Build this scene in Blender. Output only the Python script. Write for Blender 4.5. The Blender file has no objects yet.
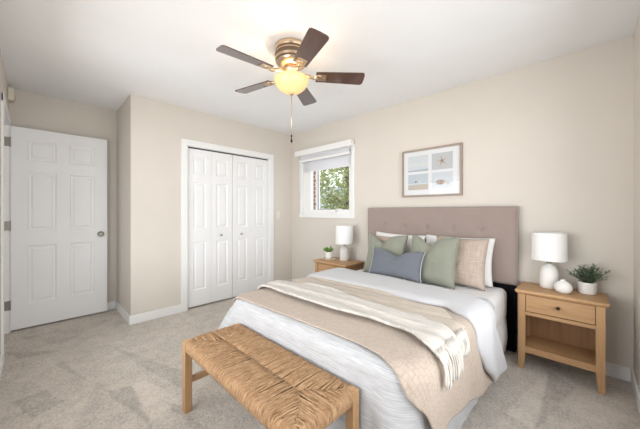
import bpy, bmesh, math, random
from mathutils import Vector, Matrix, noise as mnoise

random.seed(11)
SC = bpy.context.scene
COL = SC.collection
PI = math.pi

# ---------------------------------------------------------------- camera
cd = bpy.data.cameras.new('camera')
cam = bpy.data.objects.new('camera', cd)
COL.objects.link(cam)
cam.location = (0, 0, 1.1995)
cam.rotation_euler = (PI / 2, 0, math.radians(44.0776))
cd.sensor_width = 36
cd.lens = 36 * 275.0 / 640
cd.shift_y = -3.24 / 640
cd.clip_start = 0.01
SC.camera = cam

# ---------------------------------------------------------------- world, added fill lights, exposure
SC.view_settings.view_transform = 'Standard'
SC.view_settings.look = 'None'
SC.view_settings.gamma = 1
SC.view_settings.use_curve_mapping = False
SC.view_settings.exposure = -0.1
W = bpy.data.worlds.new('sky')
SC.world = W
W.use_nodes = True
wn = W.node_tree.nodes
bg = wn['Background']
bg.inputs['Color'].default_value = (0.88, 0.945, 1.0, 1)
bg.inputs['Strength'].default_value = 2.4


def area(name, loc, rot, sx, sy, power, col):
    l = bpy.data.lights.new(name, 'AREA')
    l.shape = 'RECTANGLE'
    l.size, l.size_y = sx, sy
    l.energy = power
    l.color = col
    o = bpy.data.objects.new(name, l)
    COL.objects.link(o)
    o.location = loc
    o.rotation_euler = rot
    return o


# fill lights added outside two made-up windows on the camera's side
area('added_fill_right', (1.25, 1.25, 1.15), (0, math.radians(97), 0), 1.7, 2.6, 68, (1.0, 0.995, 0.985))
area('added_fill_near', (-1.6, -1.35, 1.10), (math.radians(97), 0, 0), 3.2, 1.7, 100, (1.0, 0.995, 0.985))


# ---------------------------------------------------------------- materials
def hexc(r, g, b):
    def f(c):
        c /= 255
        return c / 12.92 if c <= .04045 else ((c + .055) / 1.055) ** 2.4
    return (f(r), f(g), f(b), 1)


class NT:
    def __init__(s, name, rgb, rough=.6, metal=0, spec=.5):
        s.m = bpy.data.materials.new(name)
        s.m.use_nodes = True
        s.t = s.m.node_tree
        s.b = s.t.nodes['Principled BSDF']
        s.b.inputs['Base Color'].default_value = rgb
        s.b.inputs['Roughness'].default_value = rough
        s.b.inputs['Metallic'].default_value = metal
        s.b.inputs['Specular IOR Level'].default_value = spec
        s.rgb = rgb

    def n(s, typ, **kw):
        x = s.t.nodes.new(typ)
        for k, v in kw.items():
            if k in x.inputs:
                x.inputs[k].default_value = v
            else:
                setattr(x, k, v)
        return x

    def l(s, a, b):
        s.t.links.new(a, b)

    def coord(s, kind='Object', scale=(1, 1, 1), rot=(0, 0, 0)):
        c = s.n('ShaderNodeTexCoord')
        mp = s.n('ShaderNodeMapping')
        mp.inputs['Scale'].default_value = scale
        mp.inputs['Rotation'].default_value = rot
        s.l(c.outputs[kind], mp.inputs['Vector'])
        return mp.outputs['Vector']

    def noise(s, vec, scale, detail=3, rough=.55, dist=0):
        x = s.n('ShaderNodeTexNoise')
        x.inputs['Scale'].default_value = scale
        x.inputs['Detail'].default_value = detail
        x.inputs['Roughness'].default_value = rough
        x.inputs['Distortion'].default_value = dist
        if vec is not None:
            s.l(vec, x.inputs['Vector'])
        return x.outputs['Fac']

    def ramp(s, fac, stops):
        r = s.n('ShaderNodeValToRGB')
        e = r.color_ramp.elements
        while len(e) < len(stops):
            e.new(.5)
        for i, (p, c) in enumerate(stops):
            e[i].position = p
            e[i].color = c
        s.l(fac, r.inputs['Fac'])
        return r.outputs['Color']

    def base(s, col):
        s.l(col, s.b.inputs['Base Color'])

    def bump(s, h, strength=.3, dist=.01):
        x = s.n('ShaderNodeBump')
        x.inputs['Strength'].default_value = strength
        x.inputs['Distance'].default_value = dist
        s.l(h, x.inputs['Height'])
        s.l(x.outputs['Normal'], s.b.inputs['Normal'])

    def math(s, op, a, b=None, clamp=False):
        x = s.n('ShaderNodeMath')
        x.operation = op
        x.use_clamp = clamp
        for i, v in enumerate((a, b)):
            if v is None:
                continue
            if isinstance(v, (int, float)):
                x.inputs[i].default_value = v
            else:
                s.l(v, x.inputs[i])
        return x.outputs[0]

    def mix(s, fac, a, b, blend='MIX'):
        x = s.n('ShaderNodeMix')
        x.data_type = 'RGBA'
        x.blend_type = blend
        for i, v in ((0, fac), (6, a), (7, b)):
            if isinstance(v, (int, float)):
                x.inputs[i].default_value = v
            elif isinstance(v, tuple):
                x.inputs[i].default_value = v
            else:
                s.l(v, x.inputs[i])
        return x.outputs[2]


def sc_(c, k):
    return (c[0] * k, c[1] * k, c[2] * k, 1)


def m_plain(name, rgb, rough=.6, metal=0, spec=.5):
    return NT(name, rgb, rough, metal, spec).m


def m_paint(name, rgb, rough=.8, bump=.06, spec=.3):
    t = NT(name, rgb, rough, 0, spec)
    v = t.coord()
    n = t.noise(v, 2.2, 4)
    t.base(t.ramp(n, [(.3, sc_(rgb, .985)), (.7, sc_(rgb, 1.015))]))
    t.bump(t.noise(v, 160, 2), bump, .002)
    return t.m


def m_fabric(name, rgb, scale=420, bump=.35, var=.06, rough=.95, sheen=.2, kind='UV'):
    t = NT(name, rgb, rough, 0, .15)
    v = t.coord(kind)
    n = t.noise(v, 9, 4)
    n2 = t.noise(v, scale, 2, .6)
    mx = t.math('ADD', t.math('MULTIPLY', n, .5), t.math('MULTIPLY', n2, .5))
    t.base(t.ramp(mx, [(.3, sc_(rgb, 1 - var)), (.7, sc_(rgb, 1 + var))]))
    t.b.inputs['Sheen Weight'].default_value = sheen
    t.bump(n2, bump, .003)
    return t.m


def m_wood(name, a, b, axis=0, scale=1.0, rough=.5):
    t = NT(name, a, rough, 0, .35)
    st = [14, 14, 14]
    st[axis] = 1.1
    v = t.coord('Object', tuple(x * scale for x in st))
    n = t.noise(v, 2.4, 6, .6, .6)
    f = t.noise(v, 16, 3, .7)
    mx = t.math('ADD', t.math('MULTIPLY', n, .75), t.math('MULTIPLY', f, .25))
    t.base(t.ramp(mx, [(.28, b), (.5, a), (.75, sc_(a, 1.12))]))
    t.bump(f, .12, .002)
    return t.m


WALL = m_paint('wall_paint', hexc(215, 208, 199))
CEIL = m_paint('ceiling_paint', hexc(240, 241, 242), .9)
TRIM = m_paint('trim_paint', hexc(236, 236, 235), .45, .02)
DOORP = m_paint('door_paint', hexc(236, 236, 237), .42, .03)
PLAS = m_plain('white_plastic', hexc(238, 238, 236), .4)
CREAM = m_plain('cream_plastic', hexc(226, 219, 203), .5)
NICKEL = m_plain('satin_nickel', hexc(176, 172, 166), .35, 1)
STEEL = m_plain('hinge_steel', hexc(150, 146, 140), .45, 1)
BRONZE = m_plain('dark_bronze', hexc(64, 54, 44), .4, .8)
BRASS = m_plain('antique_brass', hexc(214, 190, 162), .3, 1)
BAND = m_plain('pewter_band', hexc(116, 97, 82), .45, .7)
BLACK = m_plain('black_cloth', hexc(22, 22, 26), .9, 0, .1)
OAKX = m_wood('oak_along_x', hexc(186, 148, 108), hexc(160, 121, 82), 0)
OAKZ = m_wood('oak_along_z', hexc(186, 148, 108), hexc(160, 121, 82), 2)
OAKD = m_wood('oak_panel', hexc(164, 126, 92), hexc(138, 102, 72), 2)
CERAM = m_paint('white_ceramic', hexc(236, 234, 230), .55, .12)
CERAMG = m_paint('pale_grey_ceramic', hexc(214, 212, 206), .55, .1)
POTM = m_paint('pot_glaze', hexc(232, 229, 224), .6, .1)
SOIL = m_plain('soil', hexc(62, 48, 38), .95)


WEDGES = [([(-2.991, 0.098), (-2.99, 0.159), (-2.555, 0.247)], -0.06), ([(-2.594, -0.105), (-2.61, 0.042), (-2.369, 0.126)], -0.05), ([(-2.594, -0.105), (-2.369, 0.126), (-2.29, -0.018)], -0.05), ([(-2.32, 0.322), (-2.24, 0.458), (-1.723, 0.45)], -0.055), ([(-2.24, 0.458), (-2.259, 0.534), (-1.78, 0.465)], 0.05), ([(-2.259, 0.534), (-1.86, 0.644), (-1.78, 0.465)], 0.05), ([(-3.528, -0.177), (-3.232, 0.18), (-3.315, -0.102)], -0.05), ([(-3.118, 0.44), (-2.146, 0.779), (-1.908, 0.692)], -0.045), ([(-0.2, 2.663), (-0.353, 1.945), (-0.202, 1.903)], 0.05), ([(-0.202, 2.697), (-0.055, 2.545), (-0.196, 1.89)], -0.05), ([(-3.391, 0.15), (-3.85, -0.105), (-3.805, 0.618)], -0.03), ([(-2.328, 0.245), (-2.053, 0.131), (-2.172, 0.015)], 0.035), ([(-1.556, 0.612), (-1.946, 0.548), (-1.744, 0.645)], -0.05), ([(-0.104, 2.008), (-0.029, 2.47), (0.222, 2.414)], 0.03)]


def carpet():
    t = NT('carpet_pile', hexc(190, 180, 168), .97, 0, .1)
    v = t.coord('Object')
    n0 = t.noise(v, 1.6, 3, .5)
    n1 = t.noise(v, 9, 5, .65)
    n2 = t.noise(v, 48, 4, .85)
    n3 = t.noise(v, 125, 2, .9)
    # wedges of brushed pile left by a vacuum cleaner: (three corners on the floor, lightness)
    wob = t.n('ShaderNodeTexNoise')
    wob.inputs['Scale'].default_value = 7
    t.l(v, wob.inputs['Vector'])
    wv = t.n('ShaderNodeVectorMath')
    wv.operation = 'SCALE'
    wv.inputs['Scale'].default_value = .05
    t.l(wob.outputs['Color'], wv.inputs[0])
    av = t.n('ShaderNodeVectorMath')
    t.l(v, av.inputs[0])
    t.l(wv.outputs[0], av.inputs[1])
    sx = t.n('ShaderNodeSeparateXYZ')
    t.l(av.outputs[0], sx.inputs[0])
    tot = None
    for tri, wgt in WEDGES:
        (x0, y0), (x1, y1), (x2, y2) = tri
        if (x1 - x0) * (y2 - y0) - (x2 - x0) * (y1 - y0) < 0:
            (x1, y1), (x2, y2) = (x2, y2), (x1, y1)
        msk = None
        for (ax_, ay_), (bx_, by_) in (((x0, y0), (x1, y1)), ((x1, y1), (x2, y2)), ((x2, y2), (x0, y0))):
            L = math.hypot(bx_ - ax_, by_ - ay_)
            nx, ny = -(by_ - ay_) / L, (bx_ - ax_) / L
            soft = 60.0
            e = t.math('ADD', t.math('MULTIPLY', sx.outputs[0], nx * soft), t.math('MULTIPLY', sx.outputs[1], ny * soft))
            e = t.math('ADD', e, -(ax_ * nx + ay_ * ny) * soft + .5 - .025 * (nx + ny) * soft, True)
            msk = e if msk is None else t.math('MULTIPLY', msk, e)
        msk = t.math('MULTIPLY', msk, wgt * 1.5)
        tot = msk if tot is None else t.math('ADD', tot, msk)
    f = t.math('ADD', t.math('MULTIPLY', n0, .10), t.math('MULTIPLY', n1, .32))
    f = t.math('ADD', f, t.math('MULTIPLY', n2, .62))
    f = t.math('ADD', f, t.math('MULTIPLY', n3, .50))
    f = t.math('ADD', t.math('SUBTRACT', f, .26), tot)
    c = hexc(222, 212, 201)
    t.base(t.ramp(f, [(.36, sc_(c, .62)), (.5, sc_(c, .96)), (.64, sc_(c, 1.22))]))
    t.bump(t.math('ADD', n2, t.math('MULTIPLY', n3, .7)), .8, .02)
    t.b.inputs['Sheen Weight'].default_value = .2
    return t.m


CARPET = carpet()


def straw(name):
    t = NT(name, hexc(203, 163, 116), .8, 0, .25)
    v = t.coord('UV', (1, 1, 1))
    n = t.noise(v, 1.0, 3, .7)
    v2 = t.coord('UV', (1, 9, 1))
    n2 = t.noise(v2, 5.0, 4, .7)
    f = t.math('ADD', t.math('MULTIPLY', n, .65), t.math('MULTIPLY', n2, .35))
    t.base(t.ramp(f, [(.32, hexc(96, 70, 48)), (.45, hexc(158, 124, 92)), (.58, hexc(184, 151, 116)), (.78, hexc(212, 186, 154))]))
    t.bump(n2, .4, .003)
    return t.m


STRAW = straw('seagrass')
STRAWB = m_plain('seagrass_core', hexc(84, 62, 42), .9)


def tuft():
    return m_fabric('taupe_velvet', hexc(152, 137, 130), 900, .15, .05, .85, .5, 'Object')


VELVET = tuft()


def rib_cloth(name, rgb, axis_scale, rot=0, bump=.6):
    t = NT(name, rgb, .95, 0, .1)
    v = t.coord('UV', (1, 1, 1), (0, 0, rot))
    w = t.n('ShaderNodeTexWave')
    w.wave_type = 'BANDS'
    w.bands_direction = 'Y'
    w.inputs['Scale'].default_value = axis_scale
    w.inputs['Distortion'].default_value = 2.2
    w.inputs['Detail'].default_value = 3
    w.inputs['Detail Scale'].default_value = .6
    t.l(v, w.inputs['Vector'])
    n = t.noise(v, 60, 4, .7)
    n5 = t.noise(t.coord('UV', (4.5, 42, 1)), 2.0, 5, .7)
    f = t.math('ADD', t.math('MULTIPLY', w.outputs['Fac'], .10), t.math('MULTIPLY', n5, .90))
    t.base(t.ramp(f, [(.36, sc_(rgb, .84)), (.6, sc_(rgb, 1.10))]))
    t.bump(t.math('ADD', f, t.math('MULTIPLY', n, .3)), bump, .008)
    t.b.inputs['Sheen Weight'].default_value = .15
    return t.m


COVER = rib_cloth('crinkled_white_cotton', hexc(192, 193, 196), 30, 0, .5)


def quiltm():
    rgb = hexc(190, 174, 160)
    t = NT('waffle_quilt', rgb, .95, 0, .1)
    v = t.coord('UV')
    br = t.n('ShaderNodeTexBrick')
    br.inputs['Scale'].default_value = 1
    br.inputs['Brick Width'].default_value = .034
    br.inputs['Row Height'].default_value = .022
    br.inputs['Mortar Size'].default_value = .0035
    br.inputs['Mortar Smooth'].default_value = .7
    dn = t.n('ShaderNodeTexNoise')
    dn.inputs['Scale'].default_value = 14
    t.l(v, dn.inputs['Vector'])
    vm = t.n('ShaderNodeVectorMath')
    vm.operation = 'SCALE'
    vm.inputs['Scale'].default_value = .02
    t.l(dn.outputs['Color'], vm.inputs[0])
    va = t.n('ShaderNodeVectorMath')
    t.l(v, va.inputs[0])
    t.l(vm.outputs[0], va.inputs[1])
    t.l(va.outputs[0], br.inputs['Vector'])
    n = t.noise(v, 30, 4, .7)
    n2 = t.noise(v, 300, 2)
    f = t.math('SUBTRACT', t.math('MULTIPLY', n, .9), t.math('MULTIPLY', br.outputs['Fac'], .16))
    t.base(t.ramp(f, [(.2, sc_(rgb, .84)), (.5, rgb), (.7, sc_(rgb, 1.08))]))
    h = t.math('SUBTRACT', t.math('MULTIPLY', n, 1.0), t.math('MULTIPLY', br.outputs['Fac'], .5))
    t.bump(t.math('ADD', h, t.math('MULTIPLY', n2, .2)), .5, .008)
    t.b.inputs['Sheen Weight'].default_value = .2
    return t.m


QUILT = quiltm()
DUVET = m_fabric('white_cotton', hexc(200, 200, 203), 300, .12, .02)
SHEET = m_fabric('sheet_cotton', hexc(226, 224, 224), 300, .12, .03)
THROW = rib_cloth('ivory_knit', hexc(204, 199, 192), 26, 0, .3)
THROW_LOW = rib_cloth('ivory_knit_beiger', hexc(194, 183, 170), 26, 0, .3)  # beiger, slightly darker tone for the lower fold
FRINGE = m_fabric('ivory_yarn', hexc(206, 201, 193), 200, .2, .05, .95, .2, 'Object')
GREEN = m_fabric('sage_linen', hexc(138, 140, 127), 380, .35, .07)
BLUE = m_fabric('slate_blue_linen', hexc(107, 111, 119), 380, .35, .07)
LINEN = m_fabric('pale_edging', hexc(206, 206, 198), 380, .3, .05)
EDGEG = m_fabric('sage_edging', hexc(186, 190, 174), 380, .3, .05)
EDGEB = m_fabric('grey_edging', hexc(172, 176, 182), 380, .3, .05)
PWHITE = m_fabric('pillowcase_white', hexc(238, 237, 236), 300, .1, .02)


def beigep():
    rgb = hexc(186, 170, 157)
    t = NT('striped_beige_weave', rgb, .95, 0, .1)
    v = t.coord('UV')
    n5 = t.noise(t.coord('UV', (90, 5, 1)), 1.6, 3, .6)
    n6 = t.noise(t.coord('UV', (6, 120, 1)), 1.6, 3, .6)
    f = t.math('ADD', t.math('MULTIPLY', n5, .5), t.math('MULTIPLY', n6, .5))
    t.base(t.ramp(f, [(.38, sc_(rgb, .76)), (.62, sc_(rgb, 1.12))]))
    t.bump(f, .5, .004)
    return t.m


BEIGE = beigep()
LSHADE = m_fabric('lampshade_linen', hexc(240, 239, 237), 500, .1, .02)
BLADE = m_wood('walnut_blade', hexc(84, 56, 46), hexc(60, 38, 33), 0, 1.0, .3)
bn = BLADE.node_tree.nodes['Principled BSDF'].inputs
bn['Coat Weight'].default_value = 1
bn['Coat Roughness'].default_value = .1
bn['Coat IOR'].default_value = 1.7


# ---------------------------------------------------------------- mesh helpers
def tag(o, label=None, cat=None, group=None, kind=None):
    if label:
        o['label'] = label
    if cat:
        o['category'] = cat
    if group:
        o['group'] = group
    if kind:
        o['kind'] = kind
    return o


def empty(name, loc=(0, 0, 0), rz=0, label=None, cat=None, group=None, kind=None):
    o = bpy.data.objects.new(name, None)
    COL.objects.link(o)
    o.location = loc
    o.rotation_euler = (0, 0, rz)
    o.empty_display_size = .05
    return tag(o, label, cat, group, kind)


class MB:
    """collects shapes of ONE part and links them as one mesh object"""

    def __init__(s):
        s.bm = bmesh.new()
        s.uv = s.bm.loops.layers.uv.new('UVMap')

    def box(s, c, size, bev=0, M=None, seg=2):
        r = bmesh.ops.create_cube(s.bm, size=1)
        vs = r['verts']
        for v in vs:
            v.co = Vector((v.co.x * size[0], v.co.y * size[1], v.co.z * size[2]))
        if bev:
            es = list({e for v in vs for e in v.link_edges})
            rr = bmesh.ops.bevel(s.bm, geom=es, offset=bev, segments=seg, profile=.7, affect='EDGES')
            vs = list({v for f in rr['faces'] for v in f.verts} | {v for v in vs if v.is_valid})
        T = Matrix.Translation(Vector(c))
        if M is not None:
            T = T @ M
        for v in vs:
            v.co = T @ v.co
        return vs

    def bb(s, x0, x1, y0, y1, z0, z1, bev=0):
        return s.box(((x0 + x1) / 2, (y0 + y1) / 2, (z0 + z1) / 2), (x1 - x0, y1 - y0, z1 - z0), bev)

    def lathe(s, prof, c=(0, 0, 0), n=32, M=None, ox=1, oy=1, cap0=True, cap1=True):
        rings = []
        for r, z in prof:
            ring = []
            for i in range(n):
                a = 2 * PI * i / n
                p = Vector((r * math.cos(a) * ox, r * math.sin(a) * oy, z))
                if M is not None:
                    p = M @ p
                ring.append(s.bm.verts.new(p + Vector(c)))
            rings.append(ring)
        for k in range(len(rings) - 1):
            for i in range(n):
                j = (i + 1) % n
                f = s.bm.faces.new((rings[k][i], rings[k][j], rings[k + 1][j], rings[k + 1][i]))
                f.smooth = True
                for lp, (uu, vv) in zip(f.loops, ((i, k), (i + 1, k), (i + 1, k + 1), (i, k + 1))):
                    lp[s.uv].uv = (uu / n, prof[min(vv, len(prof) - 1)][1])
        if cap0:
            s.bm.faces.new(list(reversed(rings[0])))
        if cap1:
            s.bm.faces.new(rings[-1])

    def tube(s, pts, r, n=8, cap=True, uvo=None):
        pts = [Vector(p) for p in pts]
        rr = r if isinstance(r, (list, tuple)) else [r] * len(pts)
        rings = []
        up = None
        for i, p in enumerate(pts):
            d = (pts[min(i + 1, len(pts) - 1)] - pts[max(i - 1, 0)]).normalized()
            if up is None:
                up = Vector((0, 0, 1)) if abs(d.z) < .9 else Vector((1, 0, 0))
            sd = d.cross(up).normalized()
            up = sd.cross(d).normalized()
            rings.append([s.bm.verts.new(p + (sd * math.cos(2 * PI * k / n) + up * math.sin(2 * PI * k / n)) * rr[i]) for k in range(n)])
        L = 0
        for i in range(len(rings) - 1):
            L2 = L + (pts[i + 1] - pts[i]).length
            for k in range(n):
                j = (k + 1) % n
                f = s.bm.faces.new((rings[i][k], rings[i][j], rings[i + 1][j], rings[i + 1][k]))
                f.smooth = True
                if uvo is not None:
                    for lp, (uu, vv) in zip(f.loops, ((L, k), (L, k + 1), (L2, k + 1), (L2, k))):
                        lp[s.uv].uv = (uvo[0] + uu * 20, uvo[1] + vv * .12)
            L = L2
        if cap:
            s.bm.faces.new(list(reversed(rings[0])))
            s.bm.faces.new(rings[-1])

    def grid(s, nu, nv, fn, uvfn=None, closed=False, smooth=True):
        g = [[s.bm.verts.new(fn(i / nu, j / nv)) for j in range(nv + 1)] for i in range(nu + (0 if closed else 1))]
        for i in range(nu):
            i2 = (i + 1) % len(g)
            for j in range(nv):
                f = s.bm.faces.new((g[i][j], g[i2][j], g[i2][j + 1], g[i][j + 1]))
                f.smooth = smooth
                for lp, (a, b) in zip(f.loops, ((i, j), (i + 1, j), (i + 1, j + 1), (i, j + 1))):
                    lp[s.uv].uv = uvfn(a / nu, b / nv) if uvfn else (a / nu, b / nv)
        return g

    def poly(s, pts, smooth=False):
        f = s.bm.faces.new([s.bm.verts.new(p) for p in pts])
        f.smooth = smooth
        return f

    def prism(s, pts, d):
        """closed outline extruded by vector d"""
        d = Vector(d)
        a = [s.bm.verts.new(p) for p in pts]
        b = [s.bm.verts.new(Vector(p) + d) for p in pts]
        s.bm.faces.new(list(reversed(a)))
        s.bm.faces.new(b)
        for i in range(len(a)):
            j = (i + 1) % len(a)
            s.bm.faces.new((a[i], a[j], b[j], b[i]))

    def build(s, name, mat, parent=None, loc=None, smooth=None, solid=0, subsurf=0, fixn=True):
        if fixn:
            bmesh.ops.recalc_face_normals(s.bm, faces=s.bm.faces)
        if smooth is not None:
            for f in s.bm.faces:
                f.smooth = smooth
        me = bpy.data.meshes.new(name)
        s.bm.to_mesh(me)
        s.bm.free()
        me.materials.append(mat)
        o = bpy.data.objects.new(name, me)
        COL.objects.link(o)
        if parent:
            o.parent = parent
        if loc:
            o.location = loc
        if solid:
            md = o.modifiers.new('thick', 'SOLIDIFY')
            md.thickness = solid
            md.offset = -1
        if subsurf:
            md = o.modifiers.new('sub', 'SUBSURF')
            md.levels = md.render_levels = subsurf
        return o


def box(name, mat, x0, x1, y0, y1, z0, z1, parent=None, bev=0, kind=None, label=None):
    m = MB()
    m.bb(x0, x1, y0, y1, z0, z1, bev)
    return tag(m.build(name, mat, parent), label, None, None, kind)


def smin(x, a, b):
    t = max(0, min(1, (x - a) / (b - a)))
    return t * t * (3 - 2 * t)


def nz(x, y, z=0):
    return mnoise.noise(Vector((x, y, z)))


# ---------------------------------------------------------------- the room
XL, YB, XR, YA, XA, YN, HT = -3.462, 2.917, .238, .6965, -4.185, -.19, 2.44
TH = .12
S = 'structure'
box('floor', CARPET, XA - TH, XR + TH, -1.6, YB + TH, -.1, 0, kind=S)
box('ceiling', CEIL, XA - TH, XR + TH, -1.6, YB + TH, HT, HT + .1, kind=S)

WX0, WX1, WZ0, WZ1 = -3.20, -2.235, 1.15, 2.03        # opening of window_1


def wall_with_hole(name, x0, x1, z0, z1, plane, hx0, hx1, hz0, hz1, axis='Y', out=1):
    """wall of thickness TH with one rectangular hole; axis Y: wall in the XZ plane"""
    m = MB()
    for a0, a1, b0, b1 in ((x0, hx0, z0, z1), (hx1, x1, z0, z1), (hx0, hx1, z0, hz0), (hx0, hx1, hz1, z1)):
        if a1 - a0 < 1e-4 or b1 - b0 < 1e-4:
            continue
        if axis == 'Y':
            m.bb(a0, a1, min(plane, plane + out * TH), max(plane, plane + out * TH), b0, b1)
        else:
            m.bb(min(plane, plane + out * TH), max(plane, plane + out * TH), a0, a1, b0, b1)
    return tag(m.build(name, WALL), kind=S)


wall_with_hole('wall_back', XL - TH, XR + TH, 0, HT, YB, WX0, WX1, WZ0, WZ1, 'Y', 1)
CY0, CY1, CZ1 = 1.268, 2.468, 1.995
wall_with_hole('wall_left', YA, YB, 0, HT, XL, CY0, CY1, 0, CZ1, 'X', -1)
box('wall_closet_back', WALL, XA - TH, XA - .02, YA + TH, YB, 0, HT, kind=S)
box('wall_alcove_side', WALL, XA, XL - TH, YA, YA + TH, 0, HT, kind=S)
box('wall_alcove_back', WALL, XA - TH, XA, -1.5, YA + TH, 0, HT, kind=S)
wall_with_hole('wall_right', YN, YB, 0, HT, XR, .25, 2.25, .50, 1.98, 'X', 1)  # hole added to let the right fill light in
# near wall: doorway and a wide opening added to let fill light in
m = MB()
DX0, DX1, DZ = -4.10, -3.33, 2.06
NX0, NX1, NZ0, NZ1 = -2.85, -.35, .50, 1.98
for a0, a1, b0, b1 in ((XA, DX0, 0, HT), (DX0, DX1, DZ, HT), (DX1, NX0, 0, HT), (NX0, NX1, 0, NZ0), (NX0, NX1, NZ1, HT), (NX1, XR + TH, 0, HT)):
    m.bb(a0, a1, YN - TH, YN, b0, b1)
tag(m.build('wall_near', WALL), kind=S)
# hall behind the doorway
m = MB()
m.bb(XA, -2.9, -1.6, -1.5, 0, HT)
m.bb(-3.05, -2.97, -1.5, YN - TH, 0, HT)
tag(m.build('wall_hall', WALL), kind=S)

# baseboards
BH, BT = .095, .014


def basebd(name, segs):
    m = MB()
    for x0, x1, y0, y1 in segs:
        m.bb(x0, x1, y0, y1, 0, BH, .004)
    tag(m.build(name, TRIM), kind=S)


basebd('baseboard_back', [(XL, XR, YB - BT, YB)])
basebd('baseboard_left', [(XL, XL + BT, YA - BT, CY0 - .068), (XL, XL + BT, CY1 + .068, YB)])
basebd('baseboard_alcove_side', [(XA, XL + .0, YA - BT, YA)])
basebd('baseboard_alcove_back', [(XA, XA + BT, YN, YA)])
basebd('baseboard_right', [(XR - BT, XR, YN, YB)])
basebd('baseboard_near', [(DX1 + .07, XR, YN, YN + BT)])

# entry doorway casing and jamb
m = MB()
m.bb(DX1, DX1 + .065, YN, YN + .014, 0, DZ + .065, .003)
m.bb(DX0 - .065, DX0, YN, YN + .014, 0, DZ + .065, .003)
m.bb(DX0 - .065, DX1 + .065, YN, YN + .015, DZ, DZ + .065, .003)
m.bb(DX0 - .002, DX0 + .016, YN - TH, YN + .002, 0, DZ)
m.bb(DX1 - .016, DX1 + .002, YN - TH, YN + .002, 0, DZ)
m.bb(DX0, DX1, YN - TH, YN + .002, DZ - .016, DZ + .002)
tag(m.build('trim_1', TRIM), kind=S)
# closet casing
m = MB()
cw = .07
m.bb(XL, XL + .016, CY0 - cw, CY0, 0, CZ1 + cw, .004)
m.bb(XL, XL + .016, CY1, CY1 + cw, 0, CZ1 + cw, .004)
m.bb(XL, XL + .018, CY0 - cw, CY1 + cw, CZ1, CZ1 + cw, .004)
m.bb(XL - TH, XL + .002, CY0 - .001, CY0 + .012, 0, CZ1)
m.bb(XL - TH, XL + .002, CY1 - .012, CY1 + .001, 0, CZ1)
m.bb(XL - TH, XL + .002, CY0, CY1, CZ1 - .006, CZ1 + .002)
tag(m.build('trim_2', TRIM), kind=S)
tag(box('trim_3', m_plain('track_dark', hexc(60, 60, 60), .5), XL - .07, XL - .03, CY0 + .012, CY1 - .012, CZ1 - .028, CZ1 - .006), kind=S)


# panelled doors -------------------------------------------------
def raised_panel(m, cy, cz, w, h, x, d=1):
    """moulded panel on a face at x, looking along d (+1 = +X): sunk border, raised field"""
    def ring(iw, ih, dx):
        return [Vector((x + d * dx, cy + sy * (w / 2 - iw), cz + sz * (h / 2 - ih))) for sy, sz in ((-1, -1), (1, -1), (1, 1), (-1, 1))]
    rs = [ring(0, 0, .0), ring(.010, .010, -.009), ring(.026, .026, -.009), ring(.040, .040, -.001)]
    vs = [[m.bm.verts.new(p) for p in r] for r in rs]
    for a, b in zip(vs, vs[1:]):
        for i in range(4):
            j = (i + 1) % 4
            m.bm.faces.new((a[i], a[j], b[j], b[i]))
    m.bm.faces.new(vs[-1])


def panel_leaf(m, y0, y1, z0, z1, x, th, cols, rows):
    """door leaf: front face at x (facing +X) with holes for the panels"""
    ys = [y0]
    for a, b in cols:
        ys += [a, b]
    ys.append(y1)
    zs = [z0]
    for a, b in rows:
        zs += [a, b]
    zs.append(z1)
    V = {}

    def vt(i, k):
        if (i, k) not in V:
            V[i, k] = m.bm.verts.new((x, ys[i], zs[k]))
        return V[i, k]
    for i in range(len(ys) - 1):
        for k in range(len(zs) - 1):
            if i % 2 == 1 and k % 2 == 1:
                raised_panel(m, (ys[i] + ys[i + 1]) / 2, (zs[k] + zs[k + 1]) / 2, ys[i + 1] - ys[i], zs[k + 1] - zs[k], x)
            else:
                m.bm.faces.new((vt(i, k), vt(i + 1, k), vt(i + 1, k + 1), vt(i, k + 1)))
    # sides and back
    m.poly([(x, y0, z0), (x, y0, z1), (x - th, y0, z1), (x - th, y0, z0)])
    m.poly([(x, y1, z0), (x - th, y1, z0), (x - th, y1, z1), (x, y1, z1)])
    m.poly([(x, y0, z1), (x, y1, z1), (x - th, y1, z1), (x - th, y0, z1)])
    m.poly([(x, y0, z0), (x - th, y0, z0), (x - th, y1, z0), (x, y1, z0)])
    m.poly([(x - th, y0, z0), (x - th, y0, z1), (x - th, y1, z1), (x - th, y1, z0)])


DXF = -4.09
m = MB()
y0, y1 = -.176, .588
wp = .215
c1 = y0 + .115
c2 = y1 - .115
panel_leaf(m, y0, y1, .018, 2.045, DXF, .036, [(c1, c1 + wp), (c2 - wp, c2)], [(.26, .85), (1.0, 1.60), (1.72, 1.93)])
bmesh.ops.remove_doubles(m.bm, verts=m.bm.verts, dist=.0004)
door = tag(m.build('door_1', DOORP), 'white six panel entry door standing open against the alcove wall', None, None, S)
m = MB()
M = Matrix.Rotation(PI / 2, 4, 'Y')
m.lathe([(.031, 0), (.031, .006), (.012, .010), (.011, .026), (.019, .030), (.027, .040), (.027, .052), (.018, .060), (.0, .062)], (DXF, .528, .935), 24, M, cap1=False)
m.build('door_knob', NICKEL, door)
for hz in (1.885, 1.055, .27):
    m = MB()
    m.bb(DX0 + .0165, DX0 + .0185, -.219, -.183, hz - .045, hz + .045)
    m.lathe([(.006, -.047), (.0065, -.046), (.0065, .046), (.006, .047)], (DXF + .004, -.180, hz), 12)
    m.build('hinge', STEEL, door)

# closet bifold doors
CXF = XL - .022
mid = 1.872
gap = .003


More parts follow.
